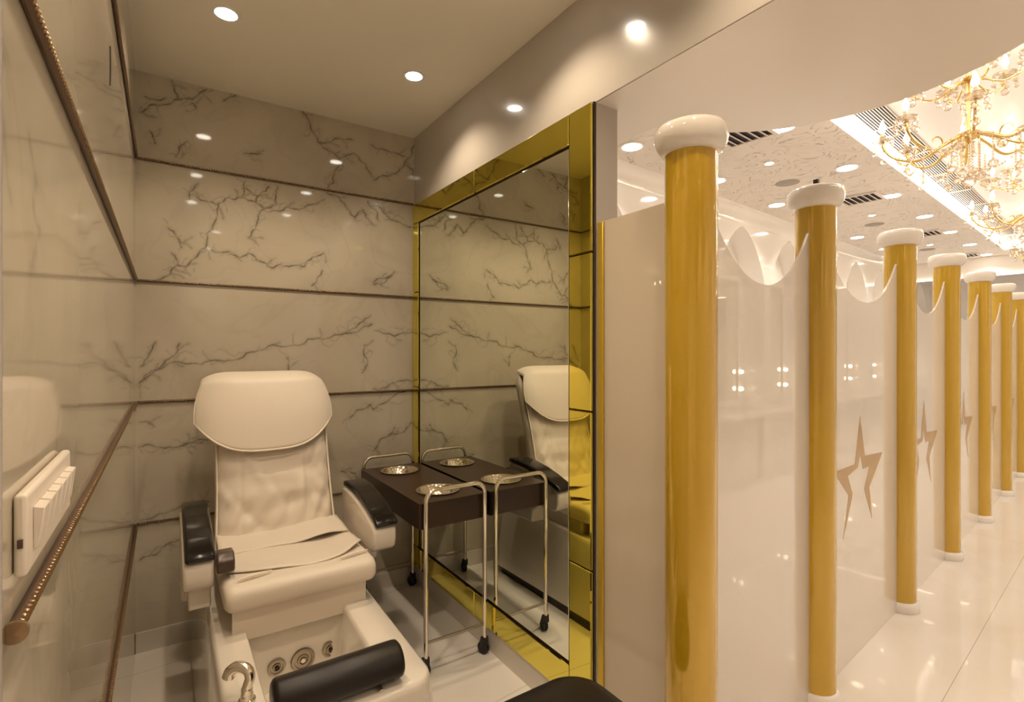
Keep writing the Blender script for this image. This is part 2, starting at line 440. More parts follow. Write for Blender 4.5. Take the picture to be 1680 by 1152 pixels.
BV= [[(-0.1, 2.662), (-0.064, 2.703), (0.004, 2.727), (0.057, 2.767), (0.123, 2.785), (0.185, 2.855)], [(0.057, 2.767), (0.03, 2.856)], [(0.112, 2.769), (0.14, 2.737)], [(-0.079, 2.746), (0.004, 2.759)], [(0.662, 2.86), (0.704, 2.775), (0.747, 2.704), (0.811, 2.666), (0.87, 2.626), (0.841, 2.537), (0.797, 2.438)], [(0.754, 2.705), (0.841, 2.748), (0.946, 2.764)], [(0.87, 2.633), (0.961, 2.683), (1.024, 2.634), (1.071, 2.565)], [(1.079, 2.543), (1.136, 2.585), (1.236, 2.629), (1.279, 2.686), (1.348, 2.823)], [(1.279, 2.686), (1.339, 2.649), (1.348, 2.601)], [(1.063, 2.76), (1.169, 2.743), (1.279, 2.735)], [(0.146, 2.357), (0.107, 2.304), (0.107, 2.265)], [(0.134, 2.289), (0.202, 2.268), (0.237, 2.26), (0.22, 2.163), (0.18, 2.025), (0.134, 1.968), (0.09, 1.918)], [(0.057, 1.921), (0.014, 1.866), (-0.038, 1.836)], [(0.237, 2.266), (0.272, 2.299), (0.345, 2.318), (0.363, 2.404)], [(0.345, 2.318), (0.419, 2.303), (0.457, 2.267), (0.521, 2.305), (0.528, 2.405)], [(0.419, 2.303), (0.482, 2.397)], [(0.369, 2.37), (0.431, 2.339)], [(0.495, 2.265), (0.574, 2.299), (0.656, 2.304), (0.754, 2.357)], [(0.797, 2.416), (0.885, 2.378), (0.961, 2.298)], [(0.457, 2.267), (0.419, 2.177), (0.381, 2.103)], [(0.961, 2.282), (1.008, 2.351), (1.071, 2.267)], [(1.039, 2.403), (1.103, 2.303)], [(1.103, 2.397), (1.186, 2.314), (1.322, 2.285)], [(1.136, 2.403), (1.169, 2.312)], [(0.202, 2.015), (0.284, 2.017), (0.332, 1.988), (0.381, 2.02), (0.419, 1.983), (0.495, 1.948), (0.588, 1.963), (0.669, 1.971), (0.711, 2.026), (0.775, 2.062)], [(0.014, 2.109), (0.057, 2.063), (0.074, 2.013)], [(0.03, 1.983), (0.057, 1.921), (0.09, 1.918)], [(1.071, 1.905), (1.136, 1.942), (1.211, 1.988)], [(0.711, 1.864), (0.768, 1.957)], [(-0.059, 2.578), (-0.038, 2.52)], [(0.101, 2.564), (0.046, 2.474)], [(0.357, 2.554), (0.444, 2.572)], [(0.261, 2.816), (0.332, 2.877)], [(-0.102, 1.332), (-0.013, 1.406), (0.064, 1.522)], [(-0.102, 1.302), (-0.063, 1.376), (0.038, 1.429), (0.198, 1.434), (0.369, 1.472), (0.521, 1.516), (0.751, 1.56), (0.928, 1.61), (1.058, 1.707)], [(1.066, 1.651), (0.891, 1.591)], [(1.078, 1.613), (1.344, 1.611)], [(1.078, 1.896), (1.196, 1.963)], [(1.02, 1.519), (1.039, 1.425), (1.002, 1.351)], [(0.575, 1.447), (0.585, 1.378)], [(-0.038, 1.528), (-0.097, 1.407)], [(0.93, 1.08), (0.971, 1.123), (1.054, 1.154), (1.075, 1.122), (1.162, 1.164), (1.327, 1.226)], [(1.075, 1.248), (1.184, 1.275), (1.327, 1.286)], [(1.075, 0.865), (1.108, 0.914), (1.173, 0.95), (1.286, 0.978), (1.327, 1.024)], [(1.173, 0.95), (1.212, 1.0)], [(0.064, 0.992), (0.108, 1.014), (0.213, 1.008)], [(0.879, 0.765), (0.96, 0.744), (0.981, 0.7)], [(-0.103, 1.011), (-0.021, 1.003), (0.071, 1.001), (0.167, 1.011)], [(-0.097, 0.649), (0.058, 0.684), (0.196, 0.693)], [(-0.097, 0.456), (-0.034, 0.465), (0.031, 0.514), (0.085, 0.527)], [(-0.097, 1.134), (-0.04, 1.109)]]
LV= [[(0.594, 1.741), (0.643, 1.754), (0.651, 1.749)], [(0.736, 1.709), (0.774, 1.674), (0.755, 1.642), (0.795, 1.623), (0.736, 1.572)], [(1.143, 1.72), (1.162, 1.692), (1.245, 1.604), (1.191, 1.522)], [(1.304, 1.502), (1.967, 1.437), (2.935, 1.351)], [(1.369, 1.465), (2.311, 1.373)], [(0.563, 1.545), (0.606, 1.54), (0.63, 1.515)], [(0.866, 1.862), (0.951, 1.859), (1.304, 1.972)], [(0.63, 1.69), (0.657, 1.625)], [(1.521, 1.051), (1.304, 1.044), (1.098, 0.997), (1.057, 0.927)], [(0.921, 1.397), (0.892, 1.335)], [(0.671, 1.175), (0.866, 1.153), (0.921, 1.189)], [(2.125, 2.516), (2.125, 2.235)], [(1.441, 2.227), (1.369, 2.01), (1.521, 1.944)]]
ST= [(2.97, 1.164), (3.04, 0.959), (3.321, 0.942), (3.108, 0.79), (3.148, 0.622), (3.031, 0.79), (3.108, 0.897), (3.012, 0.895), (2.97, 0.978), (2.938, 0.914), (2.801, 0.892), (2.866, 0.796), (2.739, 0.607), (2.814, 0.798), (2.62, 0.938), (2.897, 0.935)]

marble_wall('wall_back', lambda u, v: (u, 3.14, v), -.118, 1.35, 0, CEIL, .005, BV, 3)
marble_wall('wall_left', lambda u, v: (-.118, 3.14-u, v), 0, 2.513, 0, CEIL, .008,
            [[(3.14-y, z) for y, z in L] for L in LV], 5, w=.005, strength=.28)
# wall between booth and hall (carries the mirror), its white upper part and the round-nosed soffit
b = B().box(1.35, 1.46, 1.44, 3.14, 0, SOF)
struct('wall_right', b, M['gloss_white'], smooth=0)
poly = [(1.35, -2.9), (1.70, -2.9), (1.70, .17)]
for i in range(29):
    a = rad(-84+168*i/28); poly.append((1.65+.63*math.cos(a), .80+.63*math.sin(a)))
poly += [(1.70, 1.45), (1.70, 2.92), (1.35, 2.90)]
b = B().prism(poly, 'z', SOF, 3.2)
struct('ceiling_soffit', b, M['soffit'], smooth=30)
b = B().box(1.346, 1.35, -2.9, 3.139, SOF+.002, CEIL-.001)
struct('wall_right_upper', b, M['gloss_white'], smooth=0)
b = B().box(-.6, -.118, .35, .626, 0, CEIL); struct('trim_1', b, M['casing'], smooth=0)
b = B().box(-.66, -.6, -2.9, .55, 0, CEIL); struct('wall_left_outer', b, M['white_wall'], smooth=0)
b = B().box(-.116, .80, 3.128, 3.139, 0, .10); b.box(.80, 1.338, 3.128, 3.139, 0, .10)
struct('baseboard_back', b, M['base_white'], smooth=0)
b = B().box(1.338, 1.349, 1.442, 3.127, 0, .112)
struct('baseboard_right', b, M['base_white'], smooth=0)
# hall ceilings (in the hall's own frame)
b = B().quad((.3,2.64,HC), (S1,2.64,HC), (S1,1.285,HC), (.3,1.285,HC))
struct('ceiling_hall_left', b, M['swirl'], rz=H, smooth=0)
b = B().quad((S0,-.145,HC), (S1,-.145,HC), (S1,-2.3,HC), (S0,-2.3,HC))
struct('ceiling_hall_right', b, M['swirl'], rz=H, smooth=0)
b = B().quad((.3,1.285,HR), (10.7,1.285,HR), (10.7,-.145,HR), (.3,-.145,HR))
b.quad((10.7,1.285,HC), (10.7,-.145,HC), (10.7,-.145,HR), (10.7,1.285,HR))
struct('ceiling_recess', b, M['white_wall'], rz=H, smooth=0)
b = B().quad((10.7,1.285,HC), (S1,1.285,HC), (S1,-.145,HC), (10.7,-.145,HC))
struct('ceiling_hall_far', b, M['white_wall'], rz=H, smooth=0)
b = B().box(.3, 10.7, 1.28, 1.30, HC-.004, HR); b.box(.3, 10.7, -.16, -.14, HC-.004, HR)
struct('trim_2', b, M['cove'], rz=H, smooth=0)
# concave cornice along the arcade wall
pr = [(2.78-.14*(1-math.cos(rad(a))), HC-.14+.14*math.sin(rad(a))) for a in range(0, 91, 9)]
b = B()
for (d0, z0), (d1, z1) in zip(pr, pr[1:]): b.quad((1.75,d0,z0), (S1,d0,z0), (S1,d1,z1), (1.75,d1,z1))
struct('trim_3', b, M['arch_white'], rz=H, smooth=60)
# arcade wall with pointed arches
AC = [3.18+1.2*k for k in range(9)]; HWD = .52; SPR = 2.25; APX = 2.857; YW = 2.78; TOPZ = HC-.14
def archz(x):
    x = min(1, abs(x)/HWD); return SPR+(APX-SPR)*max(0.0, 1-x**1.55)**.72
b = B()
XS = [HWD*math.sin(PI/2*k/14) for k in range(-14, 15)]
edge = 1.75
for c in AC:
    b.box(edge, c-HWD, YW, YW+.25, 0, TOPZ+.1) if c-HWD > edge else None
    for x0, x1 in zip(XS, XS[1:]):
        z0, z1 = archz(x0), archz(x1)
        b.quad((c+x0,YW,z0), (c+x1,YW,z1), (c+x1,YW,TOPZ+.1), (c+x0,YW,TOPZ+.1))
        b.quad((c+x0,YW,z0), (c+x1,YW,z1), (c+x1,YW+.25,z1), (c+x0,YW+.25,z0))
    edge = c+HWD
b.box(edge, S1, YW, YW+.25, 0, TOPZ+.1)
b.quad((1.75,YW+.25,0), (S1,YW+.25,0), (S1,YW+.25,HC), (1.75,YW+.25,HC))
struct('wall_arcade', b, M['arch_white'], rz=H, smooth=30)
b = B().box(S1, S1+.1, -2.9, 3.1, 0, 3.2); struct('wall_far', b, M['white_wall'], rz=H, smooth=0)
b = B().box(S0, S1, -2.4, -2.3, 0, 3.2); struct('wall_opposite', b, M['white_wall'], rz=H, smooth=0)
b = B().box(S0-.1, S0, -2.4, 1.0, 0, 3.2); struct('wall_behind', b, M['white_wall'], rz=H, smooth=0)
b = B().box(11.3, 11.62, -2.3, 2.78, 2.72, HC-.002); struct('ceiling_beam', b, M['ring'], rz=H, smooth=0)
b = B().box(11.27, 11.3, -2.3, 2.78, 2.70, 2.715); struct('trim_4', b, M['cove'], rz=H, smooth=0)

# ------------------------------------------------------------------ rope mouldings on the marble
def rope(name, label, pts, grp):
    t = thing(name, label, 'moulding', pts[0], 0, grp)
    P0, P1 = Vector(pts[0]), Vector(pts[1]); d = P1-P0; L = d.length
    inw = Vector(pts[2])
    obj('backing_strip', B().tube([P0, P1], .0060, 8), M['rope'], t)
    n = int(L/.011); bb = B()
    for i in range(n):
        c = P0+d*((i+.5)/n)+inw*.003
        bb.ball(c, .0050, 6, 4)
    obj('beading', bb, M['rope_bead'], t)
    return t
LZ = [(2.433, 'topmost'), (1.833, 'second from the ceiling'), (1.233, 'third from the ceiling'), (.633, 'lowest')]
for z, w in LZ:
    rope('rope_moulding', 'beaded bronze moulding on the back marble wall, '+w, ((-.113, 3.134, z), (1.337, 3.134, z), (0, -1, .25)), 'bronze mouldings on the back wall')
    rope('rope_moulding', 'beaded bronze moulding running along the left marble wall, '+w, ((-.113, .632, z), (-.113, 3.128, z), (1, 0, .25)), 'bronze mouldings on the left wall')
t = thing('end_cap', 'small round metal cap ending the left wall moulding below the switches', 'cap', (-.113, .640, 1.233))
obj('disc', B().lathe([(0,0),(.009,0),(.010,.003),(.010,.008),(.0,.010)], (-.111,.638,1.233), (0,-1,0), 16), M['rope_bead'], t)

# ------------------------------------------------------------------ switch plate
t = thing('switch_panel', 'ivory switch panel with a row of rocker switches on left marble wall', 'switch panel', (-.118, .77, 1.30))
obj('plate', B().box(-.1175, -.107, .660, .930, 1.272, 1.350), M['switch'], t, bevel=.004, seg=3)
for i in range(6):
    y0 = .685+i*.037
    k = obj('rocker_switch', B().prism([(-.107, 1.290), (-.1025, 1.292), (-.098, 1.330), (-.107, 1.332)], 'y', y0, y0+.031), M['switch'], t, bevel=.001, smooth=30)
obj('side_screw', B().box(-.114, -.110, .6575, .6602, 1.300, 1.308), M['brown_plastic'], t)
# small dark slot high on the left wall
t = obj('wall_slot', B().prism([(1.70,2.175),(1.712,2.18),(1.722,2.225),(1.716,2.285),(1.704,2.28),(1.708,2.225)], 'x', -.1175, -.116), M['dark_gap'], loc=None)
tag(t, 'thin dark upright slot high on the left marble wall', 'slot')

# ------------------------------------------------------------------ mirror with gold mirrored frame
t = thing('wall_mirror', 'large wall mirror framed with olive gold mirrored tiles', 'mirror', (1.35, 2.29, .112))
X1 = 1.349
obj('backing_board', B().box(1.340, X1, 1.442, 3.125, .113, 2.424), M['dark_gap'], t)
obj('mirror_glass', B().box(1.334, 1.340, 1.582, 3.022, .253, 2.289), M['mirror'], t, bevel=.0015)
FX0, FX1 = 1.328, 1.340
def ftile(y0, y1, z0, z1): obj('frame_tile', B().box(FX0, FX1, y0, y1, z0, z1), M['gold_mirror'], t, bevel=.003, seg=1, smooth=0)
for y0, y1 in ((1.577, 2.325), (2.329, 3.124)):
    ftile(y0, y1, 2.300, 2.422); ftile(y0, y1, .114, .240)
for z0, z1 in ((.114, .654), (.658, 1.254), (1.258, 1.856), (1.860, 2.422)):
    ftile(1.446, 1.573, z0, z1)
for z0, z1 in ((.245, .654), (.658, 1.254), (1.258, 1.856), (1.860, 2.296)):
    ftile(3.036, 3.124, z0, z1)

# ------------------------------------------------------------------ ceiling spots of the booth, and added fill spots
def spot(loc, label, grp, power, col, rz=0, ang=110, r=.042, cat='downlight'):
    t = thing('ceiling_spot', label, cat, loc, rz, grp)
    obj('trim_ring', B().lathe([(r,-.002),(r*1.28,-.004),(r*1.32,0),(r*1.0,.002)], seg=28), M['ring'], t, world=False)
    obj('lens', B().lathe([(0,-.0035),(r*.98,-.0025),(r*.98,.001)], seg=28), M['lens'], t, world=False)
    lamp('spot_lamp', t, (0,0,-.012), power, col, ang)
    return t
for x, y, lb in ((.21, 2.41, 'round ceiling spot over the treatment chair, left of the two visible'),
                 (1.04, 2.43, 'round ceiling spot near the mirror wall, right of the two visible'),
                 (.21, 1.53, 'round ceiling spot nearer the viewer on the left side'),
                 (1.03, 1.53, 'round ceiling spot nearer the viewer beside the mirror wall'),
                 (.21, .65, 'added unseen fill spot above the left edge of the booth entrance'),  # this and the next three are added, to brighten the booth by bounce
                 (1.03, .65, 'added unseen fill spot above the stool'),
                 (.50, -.60, 'added unseen fill spot behind the viewer'),
                 (.50, -1.80, 'added unseen fill spot farthest behind the viewer')):
    spot((x, y, CEIL), lb, 'spots in the booth ceiling', BOOTH_W, WARM, ang=126)

# ------------------------------------------------------------------ pedicure chair
ch = thing('pedicure_chair', 'cream massage pedicure chair on a white foot spa base', 'pedicure chair', (.45, 2.3, 0))
CXB = .445
def bfront(z): return 2.575+.235*((z-.6)/.78)
def nz(x, y, z, f, a): return noise.noise(Vector((x*f, y*f, z*f)))*a
def sgnp(v, p): return math.copysign(abs(v)**p, v)
rs = []
for k in range(41):
    v = k/40; z = .585+v*.762
    hwid = .262-.012*math.sin(v*PI)+.008*v
    th = .085*(.75+.25*math.sin(PI*min(1, v*1.1+.05)))
    if v > .88: q = 1-(v-.88)/.12; hwid *= .84+.16*q**.5; th *= .5+.5*q
    yc = bfront(z)+.085
    ring = []
    for j in range(84):
        if j < 60: c_ = -1+2*j/60; front = True
        else: c_ = 1-2*(j-60)/24; front = False
        cx = math.sin(c_*PI/2)*.35+c_*.65; sy = (1-abs(cx)**5)**.42*(-1 if front else 1)
        x = CXB+hwid*cx; y = yc+th*sy
        wr = 0
        if front:
            u = cx
            wr = .012*math.cos(u*PI/2)*math.sin(v*PI*.9+.2)                    # slight padding
            wr += nz(x*1.0, v*3.0, 1.3, 5.0, .010)*(1 if v < .8 else .3)
            fold = math.exp(-((v-.22-.5*abs(u-.15))/.05)**2)+math.exp(-((v-.10-.35*abs(u+.2))/.04)**2)
            wr += .010*fold*math.sin(u*9+v*12)
            wr += .007*math.sin((v*1.0-.55*u)*34+nz(x, z, 2, 3, 5))*math.exp(-((v-.18)/.16)**2)*abs(u)**.5
            if u > .55: wr += .006*math.sin((v+.35*u)*46+nz(x, z, 7, 4, 4))*(1-v)
            wr -= .007*math.exp(-((u-.52)/.03)**2)+.003*math.exp(-((u+.60)/.03)**2)                     # side seam grooves
        ring.append((x, y-wr, z))
    rs.append(ring)
back = obj('backrest', B().rings(rs), M['chair_vinyl'], ch, smooth=180)
for sx in (-1, 1):
    pts = [(CXB+sx*(.258-.012*math.sin(v*PI)), bfront(.585+v*.762)+.032, (.585+v*.762)) for v in [.84*i/24 for i in range(25)]]
    obj('piping', B().tube(pts, .0045, 8), M['chair_edge'], back)
# headrest flap draped over the top
def hl(v):   # half width against height parameter (0 top .. 1 bottom)
    return .250+.052*math.sin(min(1, v/.55)*PI/2)-.0*v
CXF = .415
def flap(u, v):
    s = 2*u-1
    zt = 1.378-.040*abs(s)**8; zb = 1.022+.135*abs(s)**3.2
    z = zt+(zb-zt)*v
    vv = (1.378-z)/.356
    x = CXF+s*hl(vv)
    y = bfront(z)-.030-.016*math.cos(s*PI/2)+.055*abs(s)**5-.010*math.sin(vv*PI)
    y += nz(x, z, 3.3, 4.0, .006)
    if v < .12: y += .10*((.12-v)/.12)**1.6; z -= .0*v
    return (x, y, z)
hr = obj('headrest', B().grid(flap, 40, 28), M['chair_vinyl'], ch, smooth=180, solid=.026, subsurf=1)
ed = [flap(0, v/16) for v in range(17)]+[flap(u/32, 1) for u in range(1, 33)]+[flap(1, 1-v/16) for v in range(1, 17)]
obj('piping', B().tube([(x, y-.012, z) for x, y, z in ed], .0048, 8), M['chair_edge'], hr)
# dark rear shell of the back
rs = []
for k in range(13):
    v = k/12; z = .56+v*.74; w_ = .235*(1-.12*v); y0 = bfront(z)+.165
    rs.append([(CXB-w_, y0-.03, z), (CXB+w_, y0-.03, z), (CXB+w_*.9, y0+.035, z), (CXB-w_*.9, y0+.035, z)])
obj('rear_shell', B().rings(rs), M['arm_shell'], ch, bevel=.015, seg=3)
# seat cushion, cover layers and apron
def seatring(y, x0, x1, z0, z1, r): 
    return [(px, y, pz) for px, pz, _ in rrect(x0, x1, z0, z1, min(r, (z1-z0)*.49), 0)]
rs = []
for y, dz0, dz1, dx in ((2.095,.030,-.036,-.022), (2.10,.016,-.020,-.010), (2.113,.006,-.008,-.003), (2.14,0,-.001,0), (2.2,0,0,0), (2.35,0,-.004,0), (2.5,0,.0,0), (2.66,0,.0,-.01)):
    rs.append(seatring(y, .178-dx, .738+dx, .530+dz0, .628+dz1, .030))
seat = obj('seat', B().rings(rs), M['chair_vinyl'], ch, smooth=60)
def cover1(u, v):      # seat mat with rounded front corners
    s = 2*u-1; x = .458+.262*s*(1-.0*v)
    yf = 2.185+.075*abs(s)**3+.012*math.sin(u*7)
    y = yf+(2.60-yf)*v
    return (x, y, .6325+.006*math.exp(-(v/.1)**2)*abs(s)**2+nz(x, y, 0, 8, .006)+.012*math.exp(-((s-.9)/.2)**2)*(1-v))
obj('seat_cover', B().grid(cover1, 32, 20), M['chair_vinyl'], seat, solid=.006, smooth=180)
def cover2(u, v):      # tail of the back cover lying on the seat
    s = 2*u-1; x = .452+.262*s
    yf = 2.40+.03*math.sin(u*5.2+.5)+.05*u
    y = yf+(2.64-yf)*v
    return (x, y, .640+.020*v+.022*math.exp(-((u-.8)/.18)**2)*(1-v*.5)+nz(x, y, 5, 7, .010))
obj('cover_tail', B().grid(cover2, 32, 12), M['chair_vinyl'], back, solid=.007, smooth=180)
for x0 in (.225, .600):
    obj('corner_fold', B().tube(bez([(x0, 2.150, .637), (x0+.05, 2.16, .640), (x0+.12, 2.175, .638)]), [.003+.003*math.sin(PI*i/24) for i in range(25)], 8), M['chair_edge'], seat)
obj('apron', B().box(.205, .700, 2.135, 2.143, .415, .535), M['chair_vinyl'], ch, bevel=.002)
obj('seat_base', B().rings([rrect(.215,.70,2.205,2.93,.02,.452), rrect(.215,.70,2.205,2.93,.02,.528)]), M['acrylic'], ch)
obj('back_support', B().box(.26, .63, 2.72, 2.90, .528, .62), M['arm_shell'], ch, bevel=.01)
# armrests
def arm(x0, x1):
    prof = [(2.715,.782),(2.66,.788),(2.56,.784),(2.44,.766),(2.34,.742),(2.245,.712),(2.222,.690),(2.222,.640),(2.235,.605),(2.265,.588),(2.33,.585),(2.40,.590),(2.46,.545),(2.47,.47),(2.715,.47)]
    a = obj('armrest', B().prism(prof, 'x', x0, x1), M['arm_shell'], ch, bevel=.012, seg=3)
    top = [(2.712,.785),(2.66,.791),(2.56,.787),(2.44,.769),(2.34,.745),(2.25,.716),(2.214,.703)]
    up = [(y, z+.030-.006*(i == 6)) for i, (y, z) in enumerate(top)]
    obj('arm_pad', B().prism(top+up[::-1], 'x', x0+.006, x1+.004), M['black_gloss'], a, bevel=.011, seg=4)
    return a
al = arm(.055, .155); ar = arm(.762, .868)
obj('arm_bracket', B().box(.075, .150, 2.30, 2.42, .50, .60), M['arm_shell'], al, bevel=.006)
cp = obj('remote_holder', B().prism([(2.20,.655),(2.20,.700),(2.235,.722),(2.30,.716),(2.315,.700),(2.30,.655)], 'x', .162, .222), M['brown_plastic'], ch, bevel=.007, seg=3)
# foot spa base with basin
rs = [rrect(.105,.80,1.545,3.02,.10,.045), rrect(.112,.795,1.535,3.02,.10,.20), rrect(.132,.775,1.515,3.01,.09,.36), rrect(.140,.758,1.505,3.0,.075,.425),
      rrect(.146,.752,1.508,3.0,.07,.443), rrect(.156,.742,1.518,2.99,.06,.450),
      rrect(.245,.625,1.632,2.205,.055,.450), rrect(.250,.618,1.638,2.198,.055,.446), rrect(.256,.612,1.646,2.192,.06,.425),
      rrect(.275,.592,1.672,2.185,.06,.16), rrect(.32,.55,1.72,2.14,.05,.125)]
tub = B().rings(rs, cap0=True, cap1=True)
tub.v = [(x-(.034*min(1, max(0, (2.25-y)/.75)) if x > .45 else 0), y, z) for x, y, z in tub.v]
tb = obj('foot_spa_base', tub, M['acrylic'], ch, smooth=50)
obj('plinth', B().rings([rrect(.125,.785,1.57,3.0,.09,0), rrect(.125,.785,1.57,3.0,.09,.046)]), M['plinth'], ch)
def jet(x, z, r, nm):
    y = 2.186
    j = obj(nm, B().lathe([(0,.001),(r*.98,.0),(r,.004),(r*.93,.009),(r*.72,.010),(r*.68,.006),(r*.5,.006),(r*.46,.011),(r*.34,.012),(r*.30,.007),(0,.007)], (x,y,z), (0,-1,0), 32), M['brushed'], tb)
    obj('nozzle', B().lathe([(0,.009),(r*.24,.009),(r*.20,.014),(0,.015)], (x,y,z), (0,-1,0), 20), M['chrome'] if r > .04 else M['plinth'], j)
jet(.363, .255, .033, 'water_jet'); jet(.46, .252, .046, 'drain_jet'); jet(.567, .262, .033, 'water_jet')
# footrest roll
rs = []
for x, r in ((.248,.030),(.250,.050),(.256,.058),(.264,.061),(.606,.061),(.616,.059),(.622,.051),(.625,.035)):
    rs.append([(x, 1.572+r*math.cos(2*PI*j/32), .502+r*math.sin(2*PI*j/32)*(1 if math.sin(2*PI*j/32) > 0 else .75)) for j in range(32)])
fr = obj('footrest_roll', B().rings(rs), M['black_leather'], ch, smooth=50)
for x in (.33, .545):
    obj('bracket', B().tube(bez([(x, 1.56, .470), (x, 1.535, .461), (x, 1.520, .455)]), .008, 10), M['chrome'], fr)
# hand shower on the left rim
fc = obj('hand_shower', B().tube(bez([(.203,1.706,.452),(.203,1.704,.49),(.210,1.700,.522),(.202,1.706,.545),(.180,1.722,.551),(.163,1.733,.538),(.158,1.737,.522)]),
    [.016]*13+[.0145]*18+[.0145+.004*i/41 for i in range(42)], 16), M['chrome'], ch)
obj('mounting_collar', B().lathe([(0,0),(.024,0),(.024,.006),(.018,.010),(.017,.022),(.0135,.025),(0,.025)], (.203,1.706,.4505), seg=28), M['chrome'], fc)

# ------------------------------------------------------------------ manicure trolley
tr = thing('trolley', 'dark brown trolley with two sunken steel bowls and chrome end frames', 'trolley', (1.15, 2.62, 0))
TX0, TX1, TY0, TY1, TZ = .968, 1.322, 2.20, 3.04, .783
bb = B()
cells = [(TY0, 2.62, 2.375), (2.62, TY1, 2.885)]
for y0, y1, yc in cells:
    xc = 1.145; N = 48; ring = []; outer = []
    for k in range(N):
        a = 2*PI*k/N; dx, dy = math.cos(a), math.sin(a)
        ring.append((xc+.098*dx, yc+.098*dy, TZ))
        tt = min([(TX1-xc)/dx if dx > 1e-9 else 1e9, (TX0-xc)/dx if dx < -1e-9 else 1e9,
                  (y1-yc)/dy if dy > 1e-9 else 1e9, (y0-yc)/dy if dy < -1e-9 else 1e9])
        outer.append([xc+tt*dx, yc+tt*dy, TZ])
    for cx_, cy_ in ((TX0,y0),(TX1,y0),(TX1,y1),(TX0,y1)):      # snap the nearest ones to the corners
        k = min(range(N), key=lambda q: (outer[q][0]-cx_)**2+(outer[q][1]-cy_)**2); outer[k] = [cx_, cy_, TZ]
    for k in range(N): bb.quad(ring[k], outer[k], outer[(k+1)%N], ring[(k+1)%N])
    for k in range(N): bb.quad(ring[k], ring[(k+1)%N], (ring[(k+1)%N][0], ring[(k+1)%N][1], TZ-.03), (ring[k][0], ring[k][1], TZ-.03))
n = len(bb.v)
bb.quad((TX0,TY0,TZ),(TX1,TY0,TZ),(TX1,TY0,.664),(TX0,TY0,.664)); bb.quad((TX0,TY1,TZ),(TX1,TY1,TZ),(TX1,TY1,.664),(TX0,TY1,.664))
bb.quad((TX0,TY0,TZ),(TX0,TY1,TZ),(TX0,TY1,.664),(TX0,TY0,.664)); bb.quad((TX1,TY0,TZ),(TX1,TY1,TZ),(TX1,TY1,.664),(TX1,TY0,.664))
bb.quad((TX0,TY0,.664),(TX1,TY0,.664),(TX1,TY1,.664),(TX0,TY1,.664))
box = obj('top_box', bb, M['wenge'], tr, smooth=0)
obj('drawer_lock', B().lathe([(0,0),(.005,0),(.005,.003),(0,.003)], (TX0,2.86,.70), (-1,0,0), 12), M['chrome'], box)
for _, _, yc in cells:
    obj('steel_bowl', B().lathe([(.070,-.062),(.090,-.03),(.0975,.001),(.107,.003),(.109,.0055),(.104,.008),(.097,.005),(.088,-.028),(.066,-.057),(.0,-.060)], (1.145,yc,TZ), seg=48), M['chrome'], tr, smooth=60)
for y, yi in ((2.178, 1), (3.062, -1)):
    r = .055; xa, xb = .990, 1.302; zt = .845
    pts = [(xa,y,.085),(xa,y,zt-r)]+arc((xa+r,y,zt-r), r, 180, 90, 8, 'xz')[1:]+arc((xb-r,y,zt-r), r, 90, 0, 8, 'xz')+[(xb,y,.085)]
    fm = obj('end_frame', B().tube(pts, .0105, 14), M['chrome'], tr, smooth=60)
    obj('crossbar', B().tube([(xa,y,.150),(xb,y,.150)], .0065, 10), M['brushed'], fm)
    for x in (xa, xb):
        c = obj('caster', B().lathe([(0,-.015),(.024,-.015),(.0295,-.010),(.0295,-.003),(.022,-.002),(.022,.002),(.0295,.003),(.0295,.010),(.024,.015),(0,.015)], (x, y+.012, .0300), (1,.35,0), 24), M['rubber'], tr)
        obj('caster_fork', B().prism([(y-.012,.050),(y-.010,.088),(y+.012,.088),(y+.034,.030),(y+.028,.016),(y+.018,.024)], 'x', x-.0165, x+.0165), M['rubber'], c, bevel=.004)

# ------------------------------------------------------------------ black stool in the foreground
st = thing('stool', 'black leatherette stool seat cut off by the lower picture edge', 'stool', (.86, 1.01, 0))
rs = []
for dz, i in ((.400,.030),(.408,.010),(.425,.0),(.472,.0),(.488,.006),(.503,.020),(.511,.05),(.514,.1)):
    rs.append(rrect(.645+i, 1.085-i, .800+i, 1.235-i, max(.02, .115-i*.6), dz, 10))
obj('seat', B().rings(rs), M['black_leather'], st, smooth=60)
obj('gas_column', B().lathe([(.028,.11),(.028,.24),(.016,.245),(.016,.40)], (.86,1.01,0), seg=20), M['chrome'], st)
for k in range(5):
    a = 2*PI*k/5+.3; ex, ey = .86+.21*math.cos(a), 1.01+.21*math.sin(a)
    lg = obj('leg', B().tube([(.86,1.01,.115),(.86+.1*math.cos(a),1.01+.1*math.sin(a),.095),(ex,ey,.062)], [.016,.014,.011], 10), M['chrome'], st)
    obj('caster', B().lathe([(0,-.012),(.02,-.012),(.024,-.006),(.024,.006),(.02,.012),(0,.012)], (ex,ey,.0245), (math.sin(a),-math.cos(a),0), 18), M['rubber'], lg)

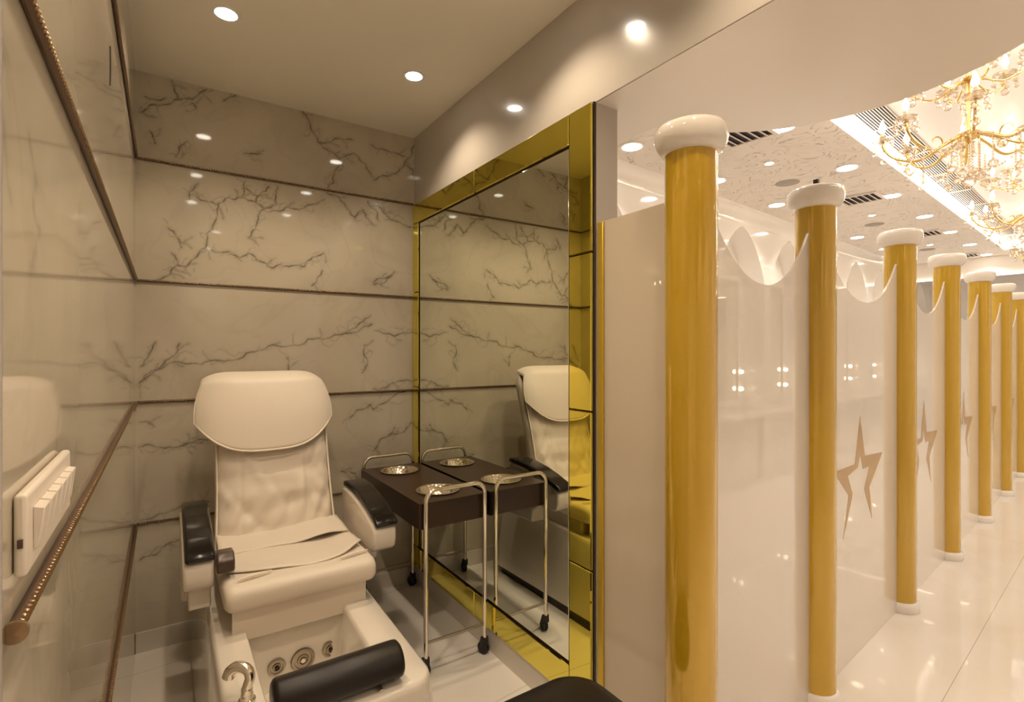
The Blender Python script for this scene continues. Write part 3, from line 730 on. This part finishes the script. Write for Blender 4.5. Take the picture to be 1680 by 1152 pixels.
# ------------------------------------------------------------------ gold columns of the hall
CS = [1.448, 2.415, 3.645, 4.80, 6.07]+[2.415+1.228*k for k in range(4, 7)]; CD = .885; DS = [.885, .885, .885, .887, .897, .910, .925, .940]
order = ['nearest gold column, largest in view, beside the mirror wall', 'second gold column from the viewer, with a small dark bracket on its cap', 'third gold column from the viewer, right of the first bronze star',
         'fourth gold column from the viewer, right of the second bronze star', 'fifth gold column from the viewer along the glass screens', 'sixth gold column from the viewer, small at the right',
         'seventh gold column from the viewer, at the right picture edge', 'eighth gold column, last of the row']
def column(s):
    t = thing('gold_column', '', 'column', hw(s, CD), H, 'gold columns in a row along the hall')
    obj('base', B().lathe([(0,0),(.092,0),(.096,.008),(.096,.036),(.090,.050),(.081,.056),(0,.056)], seg=48), M['cap'], t, world=False, smooth=50)
    obj('shaft', B().lathe([(0,.056),(.0785,.056),(.0785,2.090),(0,2.090)], seg=64), M['gold'], t, world=False, smooth=50)
    obj('capital', B().lathe([(0,2.090),(.082,2.090),(.094,2.098),(.106,2.118),(.110,2.138),(.109,2.158),(.103,2.172),(.092,2.177),(0,2.177)], seg=48), M['cap'], t, world=False, smooth=50)
    return t
cols = []
for i, s in enumerate(CS):
    if i == 0: t = column(s)
    else: t = copy_tree(cols[0]); t.location = hw(s, DS[i])
    t['label'] = order[i]; cols.append(t)
b = B().box(-.035,.012,-.012,.012,2.177,2.183); b.tube([(-.028,0,2.182),(.006,0,2.198),(.012,0,2.212)], .004, 8); b.box(.004,.020,-.010,.010,2.205,2.222)
obj('bracket', b, M['dark_gap'], cols[1], world=False)

# ------------------------------------------------------------------ milky glass screens with hanging-arc tops, bronze stars
ST_HALF = None
def gz(x, L):      # top edge height against distance from midspan
    return 1.485+.245+.25*min(1.0, abs(x)/(.5*L))**2.2
pl = ['milky glass screen between the first and second gold column', 'milky glass screen with a bronze star between the second and third gold column', 'milky glass screen with a bronze star between the third and fourth gold column',
      'milky glass screen with a bronze star between the fourth and fifth gold column', 'milky glass screen with a bronze star between the fifth and sixth gold column', 'milky glass screen with a bronze star between the sixth and seventh gold column',
      'milky glass screen with a bronze star beyond the seventh gold column']
for i in range(7):
    s0, s1 = CS[i]+.079, CS[i+1]-.079; L = s1-s0; mid = (s0+s1)/2
    t = thing('glass_screen', pl[i], 'screen', hw(mid, (DS[i]+DS[i+1])/2), H+math.atan2(DS[i+1]-DS[i], CS[i+1]-CS[i]), 'milky glass screens between the gold columns')
    xs = [-L/2+L*k/40 for k in range(41)]
    poly = [(-L/2, .004), (L/2, .004)]+[(x, gz(x, L)) for x in reversed(xs)]
    obj('glass_panel', B().prism(poly, 'y', -.005, .005), M['milk_glass'], t, world=False, smooth=30)
    if i:
        pts = [(x-3.045, z) for x, z in ST]
        sb = B()
        f_ = [(x, -.0062, z) for x, z in pts]; g_ = [(x, -.0052, z) for x, z in pts]
        sb.rings([f_, g_])
        obj('star_emblem', sb, M['star'], t, world=False, smooth=0)
# flat-topped end screen between mirror wall and first column, with gold edge strip
t = thing('glass_screen', 'flat-topped milky screen beside the mirror wall with gold edge strip', 'screen', (1.362, 1.25, 0))
p0, p1 = Vector((1.354, 1.405)), Vector((1.350, 1.105))
n2 = Vector((.006, 0))
b = B().rings([[(p0.x-.006,p0.y,z),(p0.x+.006,p0.y,z),(p1.x+.006,p1.y,z),(p1.x-.006,p1.y,z)] for z in (.004, 1.965)])
obj('glass_panel', b, milky('milky_glass_dense', .10, (.66, .58, .46), (.95, .92, .86)), t, smooth=0)
obj('gold_strip', B().box(1.340, 1.356, 1.395, 1.425, .004, 1.963), M['gold_strip'], t, bevel=.003)

# ------------------------------------------------------------------ hall ceiling spots, vents, speakers
names_s = {}
ordw = ['first','second','third','fourth','fifth','sixth','seventh','eighth','ninth','tenth']
proto = None
def hall_spot(s, d, z, label, grp):
    global proto
    if proto is None:
        proto = spot(hw(s, d, z), label, grp, HALL_W, HALL_C, H, ang=125, r=.075)
        return proto
    t = copy_tree(proto); t.location = hw(s, d, z); t['label'] = label; t['group'] = grp; return t
for k in range(8):
    hall_spot(2.46+1.225*k, 1.555, HC-.001, 'large round downlight in the ceiling row over the gold columns, '+ordw[k]+' from the viewer', 'downlights over the gold columns')
for k in range(8):
    hall_spot(3.16+1.215*k, 2.42, HC-.001, 'large round downlight in the ceiling row along the arched wall, '+ordw[k]+' from the viewer', 'downlights along the arched wall')
for k in range(5):
    hall_spot(1.2+2.4*k, -.45, HC-.001, 'large round downlight on the far side of the recess, '+ordw[k]+' from the viewer', 'downlights beyond the recess')
for k in range(4):
    hall_spot(-1.0+3.0*k, -1.5, HC-.001, 'large round downlight near the opposite wall, '+ordw[k]+' from the viewer', 'downlights near the opposite wall')
for k in range(2):
    hall_spot(11.9, 1.7-1.6*k, HC-.001, 'large round downlight behind the far ceiling beam, '+ordw[k]+' from the arched wall', 'downlights behind the beam')
small = None
for k in range(4):
    s = 4.3+1.27*2*k
    t = thing('small_spot', 'small ceiling spot between the vents, '+ordw[k]+' from the viewer', 'downlight', hw(s, 1.92, HC-.001), H, 'small spots in the hall ceiling')
    obj('trim_ring', B().lathe([(.030,-.002),(.042,-.004),(.044,0),(.030,.002)], seg=20), M['ring'], t, world=False)
    obj('lens', B().lathe([(0,-.0045),(.032,-.0035),(.032,.001)], seg=20), M['lens'], t, world=False)
for k in range(3):
    t = thing('ceiling_speaker', 'flat round speaker grille in the embossed ceiling, '+ordw[k]+' from the viewer', 'speaker', hw(4.93+2.43*k, 2.04, HC-.001), H, 'round speaker grilles in the hall ceiling')
    obj('grille', B().lathe([(0,-.006),(.085,-.006),(.10,-.002),(.10,.002)], seg=28), pmat('grey_grille', (.36,.31,.27), .6) if k == 0 else bpy.data.materials['grey_grille'], t, world=False)
for k in range(4):
    t = thing('ceiling_vent', 'square louvred vent in the embossed ceiling, '+ordw[k]+' from the viewer', 'vent', hw(3.56+2.43*k, 1.78, HC-.001), H, 'square ceiling vents')
    obj('backing', B().box(-.15,.15,-.15,.15,-.004,.001), M['vent_dark'], t, world=False)
    fr = B().box(-.18,.18,-.18,-.15,-.014,0); fr.box(-.18,.18,.15,.18,-.014,0); fr.box(-.18,-.15,-.15,.15,-.014,0); fr.box(.15,.18,-.15,.15,-.014,0)
    obj('frame', fr, M['vent_slat'], t, world=False)
    for j in range(5):
        y = -.11+.055*j
        obj('slat', B().prism([(y-.012,-.016),(y-.009,-.018),(y+.015,-.006),(y+.012,-.004)], 'x', -.15, .15), M['vent_slat'], t, world=False, smooth=0)
# long slot diffuser in the recess
t = thing('slot_diffuser', 'long linear air grille of dark slots beside the cove', 'vent', hw(.6, 1.19, HR-.001), H)
obj('backing', B().box(0, 9.6, -.09, .09, -.004, .001), M['vent_dark'], t, world=False)
for j in range(11):
    y = -.09+.018*j
    obj('slat', B().box(0, 9.6, y-.0030, y+.0030, -.0065, -.004), M['vent_slat'], t, world=False, smooth=0)
for j in range(12):
    obj('divider', B().box(.8*j, .8*j+.008, -.09, .09, -.013, -.004), M['vent_slat'], t, world=False, smooth=0)

# ------------------------------------------------------------------ make-up niches beyond the screens
stm = ordw
for k, c in enumerate(AC):
    base = hw(c, YW+.25, .80)
    t = thing('vanity_mirror', 'tall arched-niche vanity mirror with round bulbs, '+stm[k]+' niche from the viewer', 'vanity mirror', base, H, 'vanity mirrors in the arched niches')
    obj('mirror_glass', B().box(-.34,.34,-.014,-.008,.10,1.50), M['mirror'], t, world=False, smooth=0)
    fb = B().box(-.42,-.34,-.03,-.001,.06,1.54); fb.box(.34,.42,-.03,-.001,.06,1.54); fb.box(-.34,.34,-.03,-.001,1.50,1.54); fb.box(-.34,.34,-.03,-.001,.06,.10)
    obj('frame', fb, M['arch_white'], t, world=False, smooth=0)
    for sx in (-.365, .365):
        for z in (.24, .44):
            obj('bulb', B().ball((sx, -.055, z), .026, 12, 8), M['vanity'], t, world=False)
    t = thing('vanity_counter', 'white make-up counter fixed in the arched wall, '+stm[k]+' niche from the viewer', 'counter', hw(c, YW+.05, .80), H, 'counters in the arched niches')
    obj('counter_top', B().box(-.515,.515,-.20,.19,-.04,0), M['arch_white'], t, world=False, bevel=.006)
    obj('front_panel', B().box(-.50,.50,.0,.03,-.80,-.04), M['arch_white'], t, world=False, smooth=0)

# ------------------------------------------------------------------ chandeliers
def drop(bb, x, y, z0, n, r=.0065, ball=.017):
    z = z0
    for i in range(n): bb.ball((x, y, z-r), r, 6, 4); z -= 2*r+.002
    return z
def chandelier(loc, label):
    t = thing('chandelier', label, 'chandelier', loc, H, 'brass and crystal chandeliers in the ceiling recess')
    rnd = random.Random(4)
    hgt = HR-loc[2]
    obj('canopy', B().lathe([(0,hgt-.035),(.03,hgt-.035),(.06,hgt-.015),(.065,hgt-.001),(0,hgt-.001)], seg=28), M['brass'], t, world=False)
    obj('glass_stem', B().lathe([(.0,.02),(.028,.02),(.034,.05),(.024,.09),(.030,.16),(.022,.22),(.034,.27),(.022,.31),(.028,.36),(.018,.42),(.012,hgt-.035),(0,hgt-.035)], seg=16), M['crystal'], t, world=False, smooth=25)
    obj('stem_rod', B().tube([(0,0,-.04),(0,0,hgt-.03)], .006, 8), M['brass'], t, world=False)
    obj('hub', B().lathe([(0,-.045),(.010,-.04),(.014,-.028),(.040,-.018),(.052,-.004),(.046,.012),(.024,.022),(0,.022)], seg=28), M['brass'], t, world=False)
    obj('upper_hub', B().lathe([(0,.27),(.028,.275),(.036,.288),(.028,.30),(0,.305)], seg=24), M['brass'], t, world=False)
    def armset(n, R, zc, dip, rise, a0, big):
        for k in range(n):
            a = a0+2*PI*k/n; ca, sa = math.cos(a), math.sin(a)
            P = [(R*f*ca, R*f*sa, zc+z) for f, z in ((.10,0),(.28,-.35*dip),(.55,-dip),(.80,-dip*.72),(.95,-dip*.1),(1.0,rise))]
            am = obj('arm', B().tube(bez(P, 8), .0068 if big else .005, 10), M['brass'], t, world=False)
            curl = [(R*.50*ca+.030*math.cos(q)*ca, R*.50*sa+.030*math.cos(q)*sa, zc-dip*.55+.030*math.sin(q)) for q in [i*.42 for i in range(11)]]
            obj('scroll', B().tube(curl, .0035, 8), M['brass'], am, world=False) if big else None
            x, y, z = P[-1]
            obj('crystal_dish', B().lathe([(.010,0),(.030,.004),(.046,.014),(.052,.024),(.047,.023),(.028,.011),(0,.008)], (x,y,z), seg=16), M['crystal'], am, world=False, smooth=20)
            obj('candle', B().lathe([(0,.006),(.011,.006),(.011,.060),(0,.060)], (x,y,z), seg=14), M['candle'], am, world=False)
            obj('bulb', B().lathe([(.004,.060),(.013,.072),(.016,.088),(.011,.108),(.002,.130)], (x,y,z), seg=12), M['bulb'], am, world=False)
            for j in range(6):
                cr = B(); q = 2*PI*j/6; ex, ey = x+.048*math.cos(q), y+.048*math.sin(q)
                zz = drop(cr, ex, ey, z+.016, 2+(j % 2))
                cr.ball((ex, ey, zz-.012), .0125, 8, 5, 1.25); cr.tube([(ex, ey, z+.018), (ex, ey, zz-.006)], .0012, 5)
                obj('crystal_drop', cr, M['crystal'], am, world=False, smooth=15)
            cr = B(); z9 = z-.004; zz = drop(cr, x, y, z-.008, 5 if big else 3); cr.ball((x, y, zz-.019), .019, 8, 6); cr.tube([(x, y, z9), (x, y, zz-.01)], .0012, 5)
            obj('crystal_drop', cr, M['crystal'], am, world=False, smooth=15)
    armset(8, .365, 0, .085, .045, .22, True)
    armset(6, .235, .285, .05, .035, .55, False)
    # strings below the hub and swags between the arms
    for k in range(8):
        a = .22+2*PI*(k+.5)/8; cr = B(); R = .20
        for i in range(19):
            q = i/18; aa = .22+2*PI*(k+q)/8; rr = .30-.03*math.sin(PI*q)
            cr.ball((rr*math.cos(aa), rr*math.sin(aa), -.07-.055*math.sin(PI*q)), .0062, 6, 4)
        sw = [(.30-.03*math.sin(PI*i/18), .22+2*PI*(k+i/18)/8, -.07-.055*math.sin(PI*i/18)) for i in range(19)]
        cr.tube([(r_*math.cos(q_), r_*math.sin(q_), z_) for r_, q_, z_ in sw], .0012, 5)
        cr.ball((.27*math.cos(a), .27*math.sin(a), -.145), .021, 8, 6)
        obj('crystal_swag', cr, M['crystal'], t, world=False, smooth=15)
        cr = B(); x, y = R*math.cos(a), R*math.sin(a)
        zz = drop(cr, x, y, -.06, 9); cr.ball((x, y, zz-.018), .021, 8, 6); cr.tube([(x, y, -.045), (x, y, zz-.01)], .0012, 5)
        obj('crystal_string', cr, M['crystal'], t, world=False, smooth=15)
    for j in range(8):
        q = 2*PI*j/7; R = .045 if j < 7 else 0; x, y = R*math.cos(q), R*math.sin(q); cr = B()
        z2 = drop(cr, x, y, -.045, 9+j % 3+(2 if j == 7 else 0)); cr.tube([(x, y, -.02), (x, y, z2-.01)], .0012, 5)
        cr.ball((x, y, z2-.018), .019 if j < 7 else .03, 8, 6)
        obj('crystal_string', cr, M['crystal'], t, world=False, smooth=15)
    return t
HUBZ = 2.605
c0 = chandelier(hw(3.54, .565, HUBZ), 'nearest brass and crystal chandelier, its arms spread in front of the dark slot grille')
for k, lb in ((1, 'second brass and crystal chandelier, lower at the right picture edge'), (2, 'third chandelier farther along the recess, beyond the second one')):
    c = copy_tree(c0); c.location = hw(3.54+2.44*k, .565, HUBZ); c['label'] = lb
